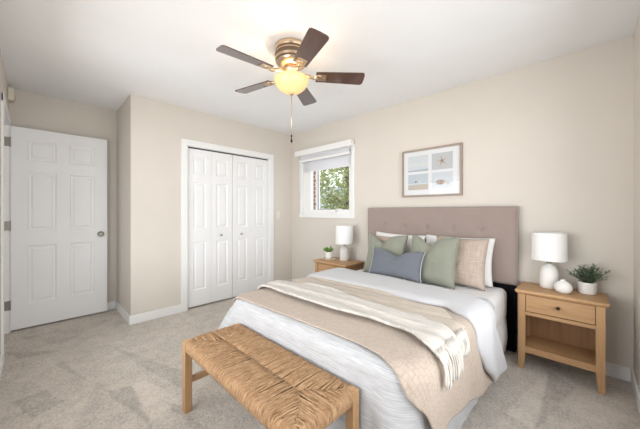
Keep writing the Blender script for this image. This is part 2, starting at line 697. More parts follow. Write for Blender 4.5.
def bifold(idx, ya, yb, knob_y, lab):
    root = empty('door_%d' % idx, (CXF, (ya + yb) / 2, 0), 0, lab, None, None, S)
    hm = (ya + yb) / 2
    for a, b in ((ya, hm - .0008), (hm + .0008, yb)):
        m = MB()
        w = b - a
        panel_leaf(m, a, b, .022, CZ1 - .024, CXF, .03, [(a + .065, b - .065)], [(.22, .82), (.98, 1.56), (1.66, 1.88)])
        bmesh.ops.remove_doubles(m.bm, verts=m.bm.verts, dist=.0004)
        o = m.build('leaf', DOORP, root)
        o.location = -Vector(root.location)
    m = MB()
    m.lathe([(.009, 0), (.007, .012), (.012, .018), (.016, .024), (.015, .031), (0, .034)], (0, knob_y - hm, .885), 20, Matrix.Rotation(PI / 2, 4, 'Y'), cap1=False)
    m.build('knob', NICKEL, root)


bifold(2, CY0 + .016, mid - gap, 1.70, 'left white bifold closet door with moulded panels')
bifold(3, mid + gap, CY1 - .016, 2.00, 'right white bifold closet door with moulded panels, nearer the room corner')

# ---------------------------------------------------------------- window in the back wall
win = empty('window_1', (WX0, YB, WZ0), 0, 'small white framed window in the back wall', None, None, S)


def wpart(name, mat, boxes, parent=win, bev=.003):
    m = MB()
    for b in boxes:
        m.bb(*b, bev)
    o = m.build(name, mat, parent)
    o.location = -Vector(win.location) if parent is win else (0, 0, 0)
    return o


fw = .05
wpart('casing', TRIM, [(WX0 - fw, WX0, YB - .014, YB, WZ0 - .001, WZ1 + fw), (WX1, WX1 + fw, YB - .014, YB, WZ0 - .001, WZ1 + fw),
                       (WX0, WX1, YB - .0135, YB, WZ1, WZ1 + fw - .001), (WX0 - fw - .01, WX1 + fw + .01, YB - .022, YB, WZ0 - .045, WZ0)])
wpart('reveal', TRIM, [(WX0 - .002, WX0 + .012, YB - .005, YB + TH, WZ0, WZ1), (WX1 - .012, WX1 + .002, YB - .005, YB + TH, WZ0, WZ1),
                       (WX0, WX1, YB - .005, YB + TH, WZ0 - .002, WZ0 + .012), (WX0, WX1, YB - .005, YB + TH, WZ1 - .012, WZ1 + .002)], bev=0)
GY = YB + .045
sash = wpart('sash', PLAS, [(WX0 + .010, WX0 + .16, YB + .015, YB + .075, WZ0 + .010, WZ1 - .010), (WX1 - .06, WX1 - .010, YB + .015, YB + .075, WZ0 + .010, WZ1 - .010),
                            (WX0 + .158, WX1 - .058, YB + .016, YB + .074, WZ0 + .010, WZ0 + .075), (WX0 + .158, WX1 - .058, YB + .016, YB + .074, WZ1 - .075, WZ1 - .010),
                            (-2.925, -2.898, YB + .017, YB + .073, WZ0 + .073, WZ1 - .073)], bev=.0015)
GL = NT('window_glass', (1, 1, 1, 1), 0)
tr = GL.n('ShaderNodeBsdfTransparent')
gs = GL.n('ShaderNodeBsdfGlossy')
gs.inputs['Roughness'].default_value = .02
fr = GL.n('ShaderNodeFresnel')
fr.inputs['IOR'].default_value = 1.45
mx = GL.n('ShaderNodeMixShader')
gg = GL.n('ShaderNodeNewGeometry')
fm = GL.math('MULTIPLY', fr.outputs[0], GL.math('SUBTRACT', 1.0, gg.outputs['Backfacing']))
GL.l(fm, mx.inputs[0])
GL.l(tr.outputs[0], mx.inputs[1])
GL.l(gs.outputs[0], mx.inputs[2])
GL.l(mx.outputs[0], GL.t.nodes['Material Output'].inputs['Surface'])
GLASS = GL.m
wpart('pane', GLASS, [(WX0 + .155, -2.92, GY, GY + .004, WZ0 + .07, WZ1 - .07), (-2.903, WX1 - .055, GY, GY + .004, WZ0 + .07, WZ1 - .07)], bev=0)
gk = MB()
gk.bb(-2.8985, -2.889, YB + .030, YB + .036, WZ0 + .0745, 1.95)
gk.bb(-2.889, WX1 - .0605, YB + .030, YB + .036, WZ0 + .0745, WZ0 + .081)
o = gk.build('gasket', m_plain('rubber_gasket', hexc(84, 90, 94), .6), win)
o.location = -Vector(win.location)
m = MB()
m.bb(-2.62, -2.50, YB - .012, YB + .02, WZ0 + .03, WZ0 + .05, .006)
m.tube([(-2.52, YB - .01, WZ0 + .05), (-2.48, YB - .03, WZ0 + .075), (-2.42, YB - .035, WZ0 + .078), (-2.37, YB - .035, WZ0 + .07)], [.007, .008, .008, .010], 10)
o = m.build('crank_handle', PLAS, win)
o.location = -Vector(win.location)

# roller blind hung on the window head
bl = empty('roller_blind', (-2.75, YB, 2.03), 0, 'white roller blind with a wide headrail above the small window', 'window blind')


def blp(name, mat, boxes, bev=.004):
    m = MB()
    for b in boxes:
        m.bb(*b, bev)
    o = m.build(name, mat, bl)
    o.location = -Vector(bl.location)
    return o


blp('headrail', PLAS, [(-3.30, -2.185, YB - .085, YB - .015, 2.055, 2.135)], .008)
SHF = NT('blind_fabric', hexc(236, 236, 238), .9)
tl = SHF.n('ShaderNodeBsdfTranslucent')
tl.inputs['Color'].default_value = hexc(240, 240, 244)
mx = SHF.n('ShaderNodeMixShader')
mx.inputs[0].default_value = .35
SHF.l(SHF.b.outputs[0], mx.inputs[1])
SHF.l(tl.outputs[0], mx.inputs[2])
SHF.l(mx.outputs[0], SHF.t.nodes['Material Output'].inputs['Surface'])
blp('fabric', SHF.m, [(-3.19, -2.245, YB - .045, YB - .042, 1.985, 2.06)], 0)
blp('lower_fabric', SHF.m, [(WX0 + .014, WX1 - .014, YB + .006, YB + .010, 1.805, 2.0)], 0)
blp('bottom_bar', PLAS, [(-3.22, -2.235, YB - .060, YB - .028, 1.955, 1.99)], .006)
m = MB()
m.tube([(-3.245, YB - .03, 2.06), (-3.247, YB - .03, 1.75), (-3.245, YB - .03, 1.50)], .0022, 6)
m.tube([(-3.235, YB - .03, 2.06), (-3.233, YB - .03, 1.75), (-3.245, YB - .03, 1.50)], .0022, 6)
o = m.build('pull_cord', PLAS, bl)
o.location = -Vector(bl.location)

# made-up windows on the camera's side, added as openings for the fill lights
for nm, axis in (('added_window_right', 'X'), ('added_window_near', 'Y')):
    m = MB()
    if axis == 'X':
        a0, a1, b0, b1 = .25, 2.25, .50, 1.98
        for p in ((a0, a0 + .05, b0, b1), (a1 - .05, a1, b0, b1), (a0, a1, b0, b0 + .05), (a0, a1, b1 - .05, b1), ((a0 + a1) / 2 - .025, (a0 + a1) / 2 + .025, b0, b1)):
            m.bb(XR + .03, XR + .09, p[0], p[1], p[2], p[3], .003)
    else:
        a0, a1, b0, b1 = NX0, NX1, NZ0, NZ1
        for p in ((a0, a0 + .05, b0, b1), (a1 - .05, a1, b0, b1), (a0, a1, b0, b0 + .05), (a0, a1, b1 - .05, b1), ((a0 + a1) / 2 - .025, (a0 + a1) / 2 + .025, b0, b1)):
            m.bb(p[0], p[1], YN - .09, YN - .03, p[2], p[3], .003)
    tag(m.build(nm, TRIM), None, None, None, S)

# light switch, chime box
sw = MB()
sw.bb(XL, XL + .007, 2.600, 2.668, 1.085, 1.20, .003)
SWP = m_plain('switch_plastic', hexc(224, 219, 210), .5)
so = tag(sw.build('light_switch', SWP), 'cream light switch plate on the wall between closet and room corner', 'light switch')
m = MB()
m.bb(XL + .006, XL + .013, 2.626, 2.642, 1.125, 1.16, .002)
m.build('toggle', SWP, so)
ch = MB()
ch.bb(-4.12, -4.00, YN, YN + .042, 2.28, 2.40, .012)
ch = tag(ch.build('door_chime', CREAM), 'small cream chime box high on the wall above the open door hinges', 'door chime')
m = MB()
m.bb(-4.095, -4.025, YN + .040, YN + .047, 2.30, 2.335, .003)
m.build('grille', m_plain('grille_tan', hexc(190, 180, 165), .6), ch)

# ---------------------------------------------------------------- outside the window
tag(box('ground_outside', m_paint('paving', hexc(176, 172, 166), .95), -16, 12, -12, 16, -.3, -.12), kind=S)


def brickm():
    t = NT('red_brick', hexc(176, 112, 92), .9)
    v = t.coord('Object', (1, 1, 1), (-PI / 2, 0, 0))
    b = t.n('ShaderNodeTexBrick')
    b.inputs['Scale'].default_value = 1
    b.inputs['Brick Width'].default_value = .2
    b.inputs['Row Height'].default_value = .072
    b.inputs['Mortar Size'].default_value = .008
    b.inputs['Color1'].default_value = hexc(184, 138, 124)
    b.inputs['Color2'].default_value = hexc(166, 118, 106)
    b.inputs['Mortar'].default_value = hexc(214, 204, 196)
    t.l(v, b.inputs['Vector'])
    t.base(b.outputs['Color'])
    return t.m


nw = empty('neighbour_wall', (-4.2, 3.7, -.12), 0, 'white rendered wall end with red brick edge just outside the small window', 'outside wall')
m = MB()
m.bb(-4.9, -3.672, 3.60, 3.72, -.12, 3.1)
o = m.build('rendered_panel', m_paint('render_white', hexc(236, 230, 226), .9), nw)
o.location = -Vector(nw.location)
m = MB()
m.bb(-3.6715, -3.60, 3.598, 3.66, -.12, 3.1)
o = m.build('brick_edge', brickm(), nw)
o.location = -Vector(nw.location)
m = MB()
for k in range(16):
    x = -8.8 + k * .24
    m.bb(x, x + .225, 8.3, 8.33, -.12, 2.15 + .0, .004)
m.bb(-8.8, -4.9, 8.33, 8.39, .3, .4)
m.bb(-8.8, -4.9, 8.33, 8.39, 1.7, 1.8)
tag(m.build('garden_fence', m_paint('fence_paint', hexc(205, 218, 228), .8)), 'pale blue grey board fence seen through the small window', 'fence')


def leafm(name, a, b, tl=0):
    t = NT(name, a, .7, 0, .3)
    oi = t.n('ShaderNodeTexNoise')
    oi.inputs['Scale'].default_value = 9
    t.l(t.coord('Object'), oi.inputs['Vector'])
    c = t.ramp(oi.outputs['Fac'], [(.35, a), (.65, b)])
    t.base(c)
    if tl:
        tn = t.n('ShaderNodeBsdfTranslucent')
        t.l(c, tn.inputs['Color'])
        mx = t.n('ShaderNodeMixShader')
        mx.inputs[0].default_value = tl
        t.l(t.b.outputs[0], mx.inputs[1])
        t.l(tn.outputs[0], mx.inputs[2])
        t.l(mx.outputs[0], t.t.nodes['Material Output'].inputs['Surface'])
    return t.m


def leaf(m, p, d, up, L, wd):
    d = d.normalized()
    sd = d.cross(up)
    if sd.length < 1e-3:
        sd = d.cross(Vector((1, 0, 0)))
    sd.normalize()
    n = sd.cross(d).normalized()
    pts = [p, p + d * L * .35 + sd * wd * .5 + n * L * .05, p + d * L * .75 + sd * wd * .38 + n * L * .03, p + d * L - n * L * .05,
           p + d * L * .75 - sd * wd * .38 + n * L * .03, p + d * L * .35 - sd * wd * .5 + n * L * .05]
    c1 = p + d * L * .35
    c2 = p + d * L * .75
    v = [m.bm.verts.new(q) for q in pts]
    a = m.bm.verts.new(c1)
    b = m.bm.verts.new(c2)
    for fc in ((v[0], v[1], a), (v[1], v[2], b, a), (v[2], v[3], b), (v[3], v[4], b), (v[4], v[5], a, b), (v[5], v[0], a)):
        f = m.bm.faces.new(fc)
        f.smooth = True


def tree(x, y, h, r, n, lab, mat, seed):
    R = random.Random(seed)
    root = empty('leafy_tree', (x, y, -.12), 0, lab, 'tree', 'trees outside the window')
    m = MB()
    m.tube([(0, 0, 0), (.03, .02, h * .4), (-.02, .03, h * .75), (.02, 0, h * .95)], [.09, .075, .05, .015], 10)
    for k in range(9):
        a = R.uniform(0, 2 * PI)
        z0 = h * R.uniform(.3, .8)
        m.tube([(0, 0, z0), (math.cos(a) * r * .4, math.sin(a) * r * .4, z0 + .3), (math.cos(a) * r * .8, math.sin(a) * r * .8, z0 + .45)], [.03, .02, .006], 6)
    m.build('trunk', m_plain('bark', hexc(110, 92, 76), .9), root)
    m = MB()
    for k in range(n):
        while True:
            q = Vector((R.uniform(-1, 1), R.uniform(-1, 1), R.uniform(-1, 1)))
            if q.length < 1:
                break
        q = Vector((q.x * r, q.y * r, h * .58 + q.z * h * .45))
        if nz(q.x * 1.7 + seed, q.y * 1.7, q.z * 1.7) < -.08:
            continue
        d = Vector((R.uniform(-1, 1), R.uniform(-1, 1), R.uniform(-.8, .5)))
        leaf(m, q, d, Vector((R.uniform(-.4, .4), R.uniform(-.4, .4), 1)), R.uniform(.09, .16), .06)
    m.build('foliage', mat, root, fixn=False)


tree(-5.25, 6.6, 3.9, 1.0, 9000, 'leafy green tree filling the right of the small window view', leafm('leaf_green', hexc(158, 170, 110), hexc(208, 208, 164), .5), 3)
tree(-8.2, 10.4, 5.6, 1.7, 5200, 'paler green tree behind the garden fence', leafm('leaf_pale', hexc(168, 186, 130), hexc(206, 214, 170), .5), 8)

# ---------------------------------------------------------------- ceiling fan
FX, FY = -1.60, 1.343
fan = empty('ceiling_fan', (FX, FY, HT), 0, 'five blade flush mount ceiling fan with glowing amber bowl light', 'ceiling fan')
m = MB()
m.lathe([(.108, 0), (.122, -.004), (.125, -.012), (.125, -.030), (.119, -.036), (.119, -.052), (.124, -.058), (.124, -.098), (.118, -.106), (.117, -.122), (.105, -.138),
         (.085, -.150), (.06, -.156), (.0, -.157)], (0, 0, 0), 48, cap1=False)
m.build('motor_housing', BRASS, fan)
for z0, z1, r in ((-.037, -.051, .1195), (-.064, -.092, .1245), (-.107, -.121, .1182)):
    m = MB()
    m.lathe([(r - .001, z0 + .001), (r + .0012, z0 - .001), (r + .0012, z1 + .001), (r - .001, z1 - .001)], (0, 0, 0), 48, cap0=False, cap1=False)
    m.build('housing_band', BAND, fan)
m = MB()
m.lathe([(.052, -.154), (.058, -.168), (.055, -.186), (.042, -.194), (.036, -.21), (.034, -.232), (.03, -.24), (.008, -.242), (.0075, -.345), (.0, -.346)], (0, 0, 0), 32, cap1=False)
for k in range(3):
    a = 2 * PI * k / 3 + .3
    m.tube([(.03 * math.cos(a), .03 * math.sin(a), -.226), (.09 * math.cos(a), .09 * math.sin(a), -.236), (.124 * math.cos(a), .124 * math.sin(a), -.246)], .004, 6)
m.build('switch_housing', BRASS, fan)
BZ = -.222
for k in range(5):
    a = math.radians(-23 + 72 * k)
    M = Matrix.Rotation(a, 4, 'Z') @ Matrix.Translation((0, 0, BZ)) @ Matrix.Rotation(math.radians(-12), 4, 'X')
    # blade: rounded plank
    m = MB()
    out = []
    x0, x1 = .185, .555
    w0, w1 = .052, .066
    for i in range(9):
        t = i / 8
        out.append((x0 + (x1 - .03 - x0) * t, -(w0 + (w1 - w0) * t)))
    for i in range(1, 8):
        b = -PI / 2 + PI * i / 8
        cy = math.sin(b)
        out.append((x1 - .03 + .03 * max(0, math.cos(b)) ** .6, (w1) * (abs(cy) ** .5) * (1 if cy > 0 else -1)))
    for i in range(9):
        t = 1 - i / 8
        out.append((x0 + (x1 - .03 - x0) * t, (w0 + (w1 - w0) * t)))
    m.prism([(x, y, 0) for x, y in out], (0, 0, .007))
    b = m.build('blade', BLADE, fan)
    b.matrix_local = M
    m = MB()
    m.bb(.20, .262, -.034, .034, -.004, -.0005, .002)
    m.tube([(.20, 0, -.003), (.165, 0, -.006), (.12, 0, .012), (.08, 0, .02)], [.012, .013, .012, .011], 10)
    m.lathe([(.026, -.008), (.03, -.004), (.03, 0), (.024, .003)], (.205, 0, -.001), 20)
    for sx, sy in ((.215, -.018), (.215, .018), (.248, 0)):
        m.lathe([(.0, -.0075), (.005, -.006), (.006, -.003)], (sx, sy, 0), 10, cap0=False)
    m.build('blade_iron', BRASS, b)

BW = NT('amber_glass', hexc(205, 170, 110), .3)
lw = BW.n('ShaderNodeLayerWeight')
lw.inputs['Blend'].default_value = .35
ecol = BW.ramp(lw.outputs['Facing'], [(.0, (1.0, .86, .52, 1)), (.55, (1.0, .72, .32, 1)), (1, (.80, .46, .14, 1))])
BW.l(ecol, BW.b.inputs['Emission Color'])
BW.b.inputs['Emission Strength'].default_value = .62
m = MB()
prof = [(.124, -.240), (.129, -.244), (.128, -.256), (.124, -.272), (.114, -.292), (.096, -.314), (.072, -.333), (.045, -.345), (.02, -.350), (.0, -.351)]
m.lathe(prof, (0, 0, 0), 48, cap0=False, cap1=False)
m.build('light_bowl', BW.m, fan, solid=.004)
m = MB()
m.lathe([(.0, -.366), (.008, -.365), (.013, -.358), (.019, -.351), (.008, -.346)], (0, 0, 0), 20, cap0=False)
m.build('finial', BRASS, fan)
m = MB()
m.tube([(0, 0, -.370), (.001, 0, -.5), (0, 0, -.668)], .0022, 6)
ck = m.build('pull_chain', BRASS, fan)
m = MB()
m.lathe([(.0, -.682), (.006, -.678), (.008, -.671), (.004, -.664)], (0, 0, 0), 12, cap0=False)
m.lathe([(.0, -.724), (.007, -.720), (.009, -.711), (.006, -.703), (.002, -.682)], (0, 0, 0), 12, cap0=False)
m.build('chain_pull', BRONZE, ck)
pl = bpy.data.lights.new('fan_bulb', 'POINT')
pl.energy = 5
pl.color = (1, .92, .80)
pl.shadow_soft_size = .04
po = bpy.data.objects.new('fan_bulb', pl)
COL.objects.link(po)
po.location = (FX, FY, HT - .285)

# ---------------------------------------------------------------- bed
BXC, BHW, BZT, BYF = -1.175, .695, .548, 1.005
bed = empty('bed', (BXC, 1.9, 0), 0, 'double bed with tufted taupe upholstered headboard against the back wall', 'bed')


def place(o):
    o.location = -Vector(bed.location)
    return o


# headboard with tufted front
HX0, HX1, HZ0, HZ1, HY0, HY1 = -1.93, -.42, .565, 1.243, 2.815, 2.910
tx = [-1.69, -1.44, -1.19, -.94, -.69]
tufts = [(x, z) for z in (1.028, .80) for x in tx]
m = MB()


def hb(u, v):
    x = HX0 + (HX1 - HX0) * u
    z = HZ0 + (HZ1 - HZ0) * v
    e = min(x - HX0, HX1 - x, z - HZ0, HZ1 - z)
    y = HY0 + .02 * (1 - smin(e, 0, .03)) ** 2
    for a, b in tufts:
        d2 = (x - a) ** 2 + (z - b) ** 2
        y += .016 * math.exp(-d2 / (2 * .022 ** 2)) + .004 * math.exp(-d2 / (2 * .07 ** 2))
    # faint vertical pull lines through the tufts
    for a in tx:
        y += .0022 * math.exp(-(x - a) ** 2 / (2 * .006 ** 2)) * smin(z, .6, .8) * (1 - smin(z, 1.1, 1.22))
    return Vector((x, y, z))


g = m.grid(150, 70, hb)
bt = [r[0] for r in g] + [c for c in g[-1][1:]] + [r[-1] for r in reversed(g[:-1])] + [c for c in reversed(g[0][1:-1])]
back = [m.bm.verts.new((v.co.x, HY1, v.co.z)) for v in bt]
for i in range(len(bt)):
    j = (i + 1) % len(bt)
    m.bm.faces.new((bt[i], bt[j], back[j], back[i]))
m.bm.faces.new(back)
hbo = place(m.build('headboard', VELVET, bed))
for a, b in tufts:
    m = MB()
    m.lathe([(.009, 0), (.0085, .003), (.005, .006), (0, .007)], (a, HY0 + .019, b), 14, Matrix.Rotation(PI / 2, 4, 'X'), cap1=False)
    m.build('button', VELVET, hbo)
m = MB()
m.bb(HX0 + .02, HX1 - .012, 2.83, 2.895, .0, .57, .004)
place(m.build('headboard_support', BLACK, bed))
# mattress


def plan(inset, n=10):
    """plan outline of the mattress, rounded at the foot"""
    hw, y0, y1 = BHW - inset, BYF + .012 + inset, 2.81 - inset
    out = []
    for cx_, cy_, r, a0 in ((BXC + hw, y0, .135, -90), (BXC + hw, y1, .05, 0), (BXC - hw, y1, .05, 90), (BXC - hw, y0, .135, 180)):
        r = max(.012, r - inset)
        qx = cx_ - r if cx_ > BXC else cx_ + r
        qy = cy_ + r if cy_ < 2 else cy_ - r
        for k in range(n + 1):
            t = math.radians(a0 + 90 * k / n)
            out.append((qx + r * math.cos(t), qy + r * math.sin(t)))
    return out


m = MB()
rings = []
for ins, z in ((.03, .302), (.012, .306), (.004, .318), (.002, .40), (.002, BZT - .055), (.006, BZT - .036), (.018, BZT - .018), (.036, BZT - .007), (.055, BZT - .004)):
    rings.append([m.bm.verts.new((x, y, z)) for x, y in plan(ins)])
for p, q in zip(rings, rings[1:]):
    for i in range(len(p)):
        j = (i + 1) % len(p)
        m.bm.faces.new((p[i], p[j], q[j], q[i]))
m.bm.faces.new(list(reversed(rings[0])))
m.bm.faces.new(rings[-1])
for f in m.bm.faces:
    f.smooth = len(f.verts) == 4
mo = place(m.build('mattress', SHEET, bed))
m = MB()


def skirt(u, v):
    # perimeter: right side -> foot -> left side, gathered cloth
    rc, hw, yf = .15, BHW - .02, BYF + .035
    ls, lc, lf = 2.80 - yf - rc, .15 * PI / 2, 2 * (hw - .15)
    q = u * (2 * ls + 2 * lc + lf)
    w = .006 * math.sin(q * 30 + 1.5 * nz(q * 3, 0)) + .006 * nz(q * 5, v * 2)
    z = .335 - v * .325
    o = .004 + .024 * math.sin(PI * min(1, v * 1.05)) * (.4 + .6 * smin(q, .0, .1) * (1 - smin(q, .35, .7))) + w * v
    if q < ls:
        return Vector((BXC + hw + o, 2.80 - q, z))
    q -= ls
    if q < lc:
        t = q / rc
        return Vector((BXC + hw - rc + (rc + o) * math.cos(t), yf + rc - (rc + o) * math.sin(t), z))
    q -= lc
    if q < lf:
        return Vector((BXC + hw - rc - q, yf - o * .3, z))
    q -= lf
    if q < lc:
        t = q / rc
        return Vector((BXC - hw + rc - (rc + o) * math.sin(t), yf + rc - (rc + o) * math.cos(t), z))
    q -= lc
    return Vector((BXC - hw - o, yf + rc + q, z))


m.grid(280, 10, skirt)
place(m.build('bed_skirt', SHEET, bed, solid=.004))
for lx in (BXC - .55, BXC + .55):
    for ly in (1.2, 2.7):
        m = MB()
        m.bb(lx - .025, lx + .025, ly - .025, ly + .025, 0, .32, .003)
        place(m.build('leg', BLACK, bed))

# ---- bedding.  side profile shared by the layers
RE = .055


def side(a, off, fl=0.0):
    """a: signed distance from the bed's centre line over the top and down the side -> (x, z)"""
    sg = 1 if a >= 0 else -1
    d = abs(a)
    flat = BHW - RE
    R = RE + off
    if d <= flat:
        return BXC + a, BZT + off
    q = d - flat
    arc = RE * PI / 2
    if q <= arc:
        t = q / RE
        return BXC + sg * (flat + R * math.sin(t)), BZT - RE + R * math.cos(t)
    q -= arc
    return BXC + sg * (flat + R + fl * q), BZT - RE - q


# white crinkled coverlet over top, foot and sides
m = MB()
RC = .13
PER = []
yh = 2.32


def per(u):
    """U-shaped outline: right head -> right foot corner -> left foot corner -> left head; returns point, outward normal, arc s"""
    ls = yh - BYF - RC
    lc = RC * PI / 2
    lf = 2 * (BHW - RC)
    q = u * (2 * ls + 2 * lc + lf)
    if q < ls:
        return Vector((BXC + BHW, yh - q)), Vector((1, 0)), q
    q2 = q - ls
    if q2 < lc:
        t = q2 / RC
        c = Vector((BXC + BHW - RC, BYF + RC))
        n = Vector((math.cos(t), -math.sin(t)))
        return c + n * RC, n, q
    q2 -= lc
    if q2 < lf:
        return Vector((BXC + BHW - RC - q2, BYF)), Vector((0, -1)), q
    q2 -= lf
    if q2 < lc:
        t = q2 / RC
        c = Vector((BXC - BHW + RC, BYF + RC))
        n = Vector((-math.sin(t), -math.cos(t)))
        return c + n * RC, n, q
    q2 -= lc
    return Vector((BXC - BHW, BYF + RC + q2)), Vector((-1, 0)), q




def slump(x):
    """the bedding bulges out a little on the far side of the bed"""
    return x - .085 * smin(BXC - x, .25, .72) if x < BXC else x


LSD = yh - BYF - RC
LCN = RC * PI / 2
LFT = 2 * (BHW - RC)
PROF = [(-.12, 0), (-.09, 0), (-.055, 0)] + [(-RE + RE * math.sin(PI / 2 * k / 5), -RE + RE * math.cos(PI / 2 * k / 5)) for k in range(1, 6)] + \
       [(0, -RE - .452 * k / 14) for k in range(1, 15)]
NU = 300


def cov(i, k):
    u = i / NU
    p, n, q = per(u)
    o, dz = PROF[k]
    depth = max(0, -(dz + RE) / .45)
    s2 = q - LSD            # arc from the right foot corner
    s3 = q - (LSD + LCN + LFT + LCN * .85)
    # folds gathered at the two foot corners
    f = 0
    f += .004 * depth * math.exp(-((s2 - .10) / .09) ** 2)
    f -= .014 * depth * math.exp(-((s2 - .255) / .022) ** 2)
    f += .022 * depth * math.exp(-((s2 - .19) / .045) ** 2)
    f += .27 * depth ** .75 * math.exp(-((s3) / .15) ** 2)
    if LSD < q < LSD + LCN + LFT:
        f += .004 * depth * math.sin(q * 17)
        f -= .0 * depth
    f += .006 * nz(q * 4, dz * 5) * (1 if depth > 0 else .4)
    if n.y < -.6:
        f = min(f, .012 + .03 * (1 - min(1, abs(n.x) * 3 + .0)) * 0 + (.2 if abs(n.x) > .25 else 0))
    P = p + n * (o + f)
    z = BZT + .004 + dz + (.003 * nz(P.x * 9, P.y * 9, 3) if dz > -.02 else 0)
    return Vector((slump(P.x), P.y, max(.008, z)))


vs = [[m.bm.verts.new(cov(i, k)) for k in range(len(PROF))] for i in range(NU + 1)]
arc = [0]
for k in range(1, len(PROF)):
    arc.append(arc[-1] + math.hypot(PROF[k][0] - PROF[k - 1][0], PROF[k][1] - PROF[k - 1][1]))
for i in range(NU):
    for k in range(len(PROF) - 1):
        f = m.bm.faces.new((vs[i][k], vs[i + 1][k], vs[i + 1][k + 1], vs[i][k + 1]))
        f.smooth = True
        for lp, (a, b) in zip(f.loops, ((i, k), (i + 1, k), (i + 1, k + 1), (i, k + 1))):
            lp[m.uv].uv = (per(a / NU)[2], arc[b])
for i in range(NU // 2):
    a, b, c, d = vs[i][0], vs[i + 1][0], vs[NU - i - 1][0], vs[NU - i][0]
    if len({a, b, c, d}) == 4 and i < NU // 2 - 1:
        f = m.bm.faces.new((a, b, c, d))
    elif len({a, b, c, d}) >= 3:
        try:
            f = m.bm.faces.new(list(dict.fromkeys((a, b, c, d))))
        except ValueError:
            pass
cvo = tag(m.build('coverlet', COVER), 'white crinkled cotton coverlet hanging down the foot of the bed', 'bedspread')


# layers laid over the bed: cloth coordinates (a across from the centre line, y along the bed)
RK = .075                                   # plan radius of the foot corners of the flat top


def drape(a, y, off, fl):
    """point of a cloth lying on the bed and hanging over its sides and foot; also overhang and outward direction"""
    ex, ey = BHW - RE, BYF + RE
    sg = 1 if a >= 0 else -1
    px, py = abs(a), y
    cx_, cy_ = ex - RK, ey + RK
    if px > cx_ and py < cy_:
        d = math.hypot(px - cx_, py - cy_)
        n = ((px - cx_) / max(d, 1e-6), (py - cy_) / max(d, 1e-6))
        q = (cx_ + n[0] * RK, cy_ + n[1] * RK)
        d -= RK
    elif px > ex:
        d, n, q = px - ex, (1, 0), (ex, py)
    elif py < ey:
        d, n, q = ey - py, (0, -1), (px, ey)
    else:
        d, n, q = 0, (0, 0), (px, py)
    if d <= 0:
        return Vector((BXC + a, y, BZT + off)), 0, (0, 0)
    R = RE + off
    arc = RE * PI / 2
    if d <= arc:
        t = d / RE
        h, z = R * math.sin(t), BZT - RE + R * math.cos(t)
    else:
        h, z = R + fl * (d - arc), BZT - RE - (d - arc)
    return Vector((BXC + sg * (q[0] + n[0] * h), q[1] + n[1] * h, z)), d, (sg * n[0], n[1])


def sheet_layer(name, mat, a0, a1, yf, yb, off, thick, nu=110, nv=46, fl=.02, wav=.006, puff=0, hem=None, seed=0, top=None, corner=0):
    m = MB()

    def fn(u, v):
        a = a0 + (a1 - a0) * u
        y = yf(a) + (yb(a) - yf(a)) * v
        aa = a
        of2 = off + corner * smin(a, .3, .62) * (1 - smin(y, 1.15, 1.5))
        side_over = a - (BHW - RE)
        if hem and side_over > 0:
            aa = BHW - RE + side_over * (hem(y) / (a1 - (BHW - RE)))
        pf = 0
        if puff:
            ev = min(v, 1 - v) / .16
            pf = puff * (math.sqrt(max(0, 1 - (1 - min(1, ev)) ** 2)))
            pf *= 1 + .22 * nz(a * 3 + seed, y * 4)
            eu = min(1, (1 - u) * (a1 - a0) / .05)
            pf *= math.sqrt(max(0.0, eu * (2 - eu)))
        P, d, n = drape(aa, y, of2 + pf, fl)
        P.x = slump(P.x)
        k = min(1, d / .12)
        wv = wav * (math.sin(y * 21 + seed) + 1.2 * nz(P.y * 6, P.z * 3, seed) + .6)
        P.x += n[0] * k * wv
        P.y += n[1] * k * wv
        if k < 1:
            P.z += (1 - k) * (.5 * wav) * nz(P.x * 5, y * 7, seed)
            if top:
                P.z += top(P.x, y) * (1 - k)
        P.z = max(.015, P.z)
        return P

    def uvf(u, v):
        a = a0 + (a1 - a0) * u
        return (a, yf(a) + (yb(a) - yf(a)) * v)
    m.grid(nu, nv, fn, uvf)
    return m.build(name, mat, solid=thick)


def lerp_path(pts):
    def f(a):
        if a <= pts[0][0]:
            return pts[0][1]
        for (a0, y0), (a1, y1) in zip(pts, pts[1:]):
            if a <= a1:
                t = smin(a, a0, a1) * .4 + .6 * max(0, min(1, (a - a0) / (a1 - a0)))
                return y0 + (y1 - y0) * t
        return pts[-1][1]
    return f


# beige waffle quilt across the bed
qf = lerp_path([(-1.0, 1.12), (-.70, 1.042), (-.3, 1.063), (0, 1.075), (.2, 1.085), (.37, 1.083), (.5, 1.06), (.6, 1.03), (.66, 1.005), (.72, .99), (.80, 1.0), (.96, 1.06), (1.145, 1.13)])
qb = lerp_path([(-1.0, 2.0), (.60, 2.0), (1.09, 2.2)])


def qhem(y):
    # length of the side drop: shorter at the foot, longer towards the head
    return .33 + .15 * smin(y, 1.25, 2.05)


qo = tag(sheet_layer('quilt', QUILT, -(BHW + .30), BHW + .45, qf, qb, .015, .007, nu=170, nv=90, hem=qhem, seed=2, wav=.005, fl=.08, corner=.010),
         'beige waffle textured quilt laid across the bed under the ivory throw', 'quilt')

# ivory throw: lower (rear) and upper (front) fold of one blanket
tf_front = lerp_path([(-.88, 1.31), (-.72, 1.30), (-.38, 1.283), (.03, 1.285), (.23, 1.312), (.42, 1.337), (.56, 1.29), (.64, 1.235), (.74, 1.20)])
tf_mid = lerp_path([(-.84, 1.46), (-.3, 1.60), (.12, 1.575), (.265, 1.55), (.484, 1.558), (.61, 1.50), (.74, 1.41)])
tf_back = lerp_path([(-.84, 1.88), (-.1, 1.92), (.3, 1.88), (.52, 1.80), (.63, 1.69), (.74, 1.60)])


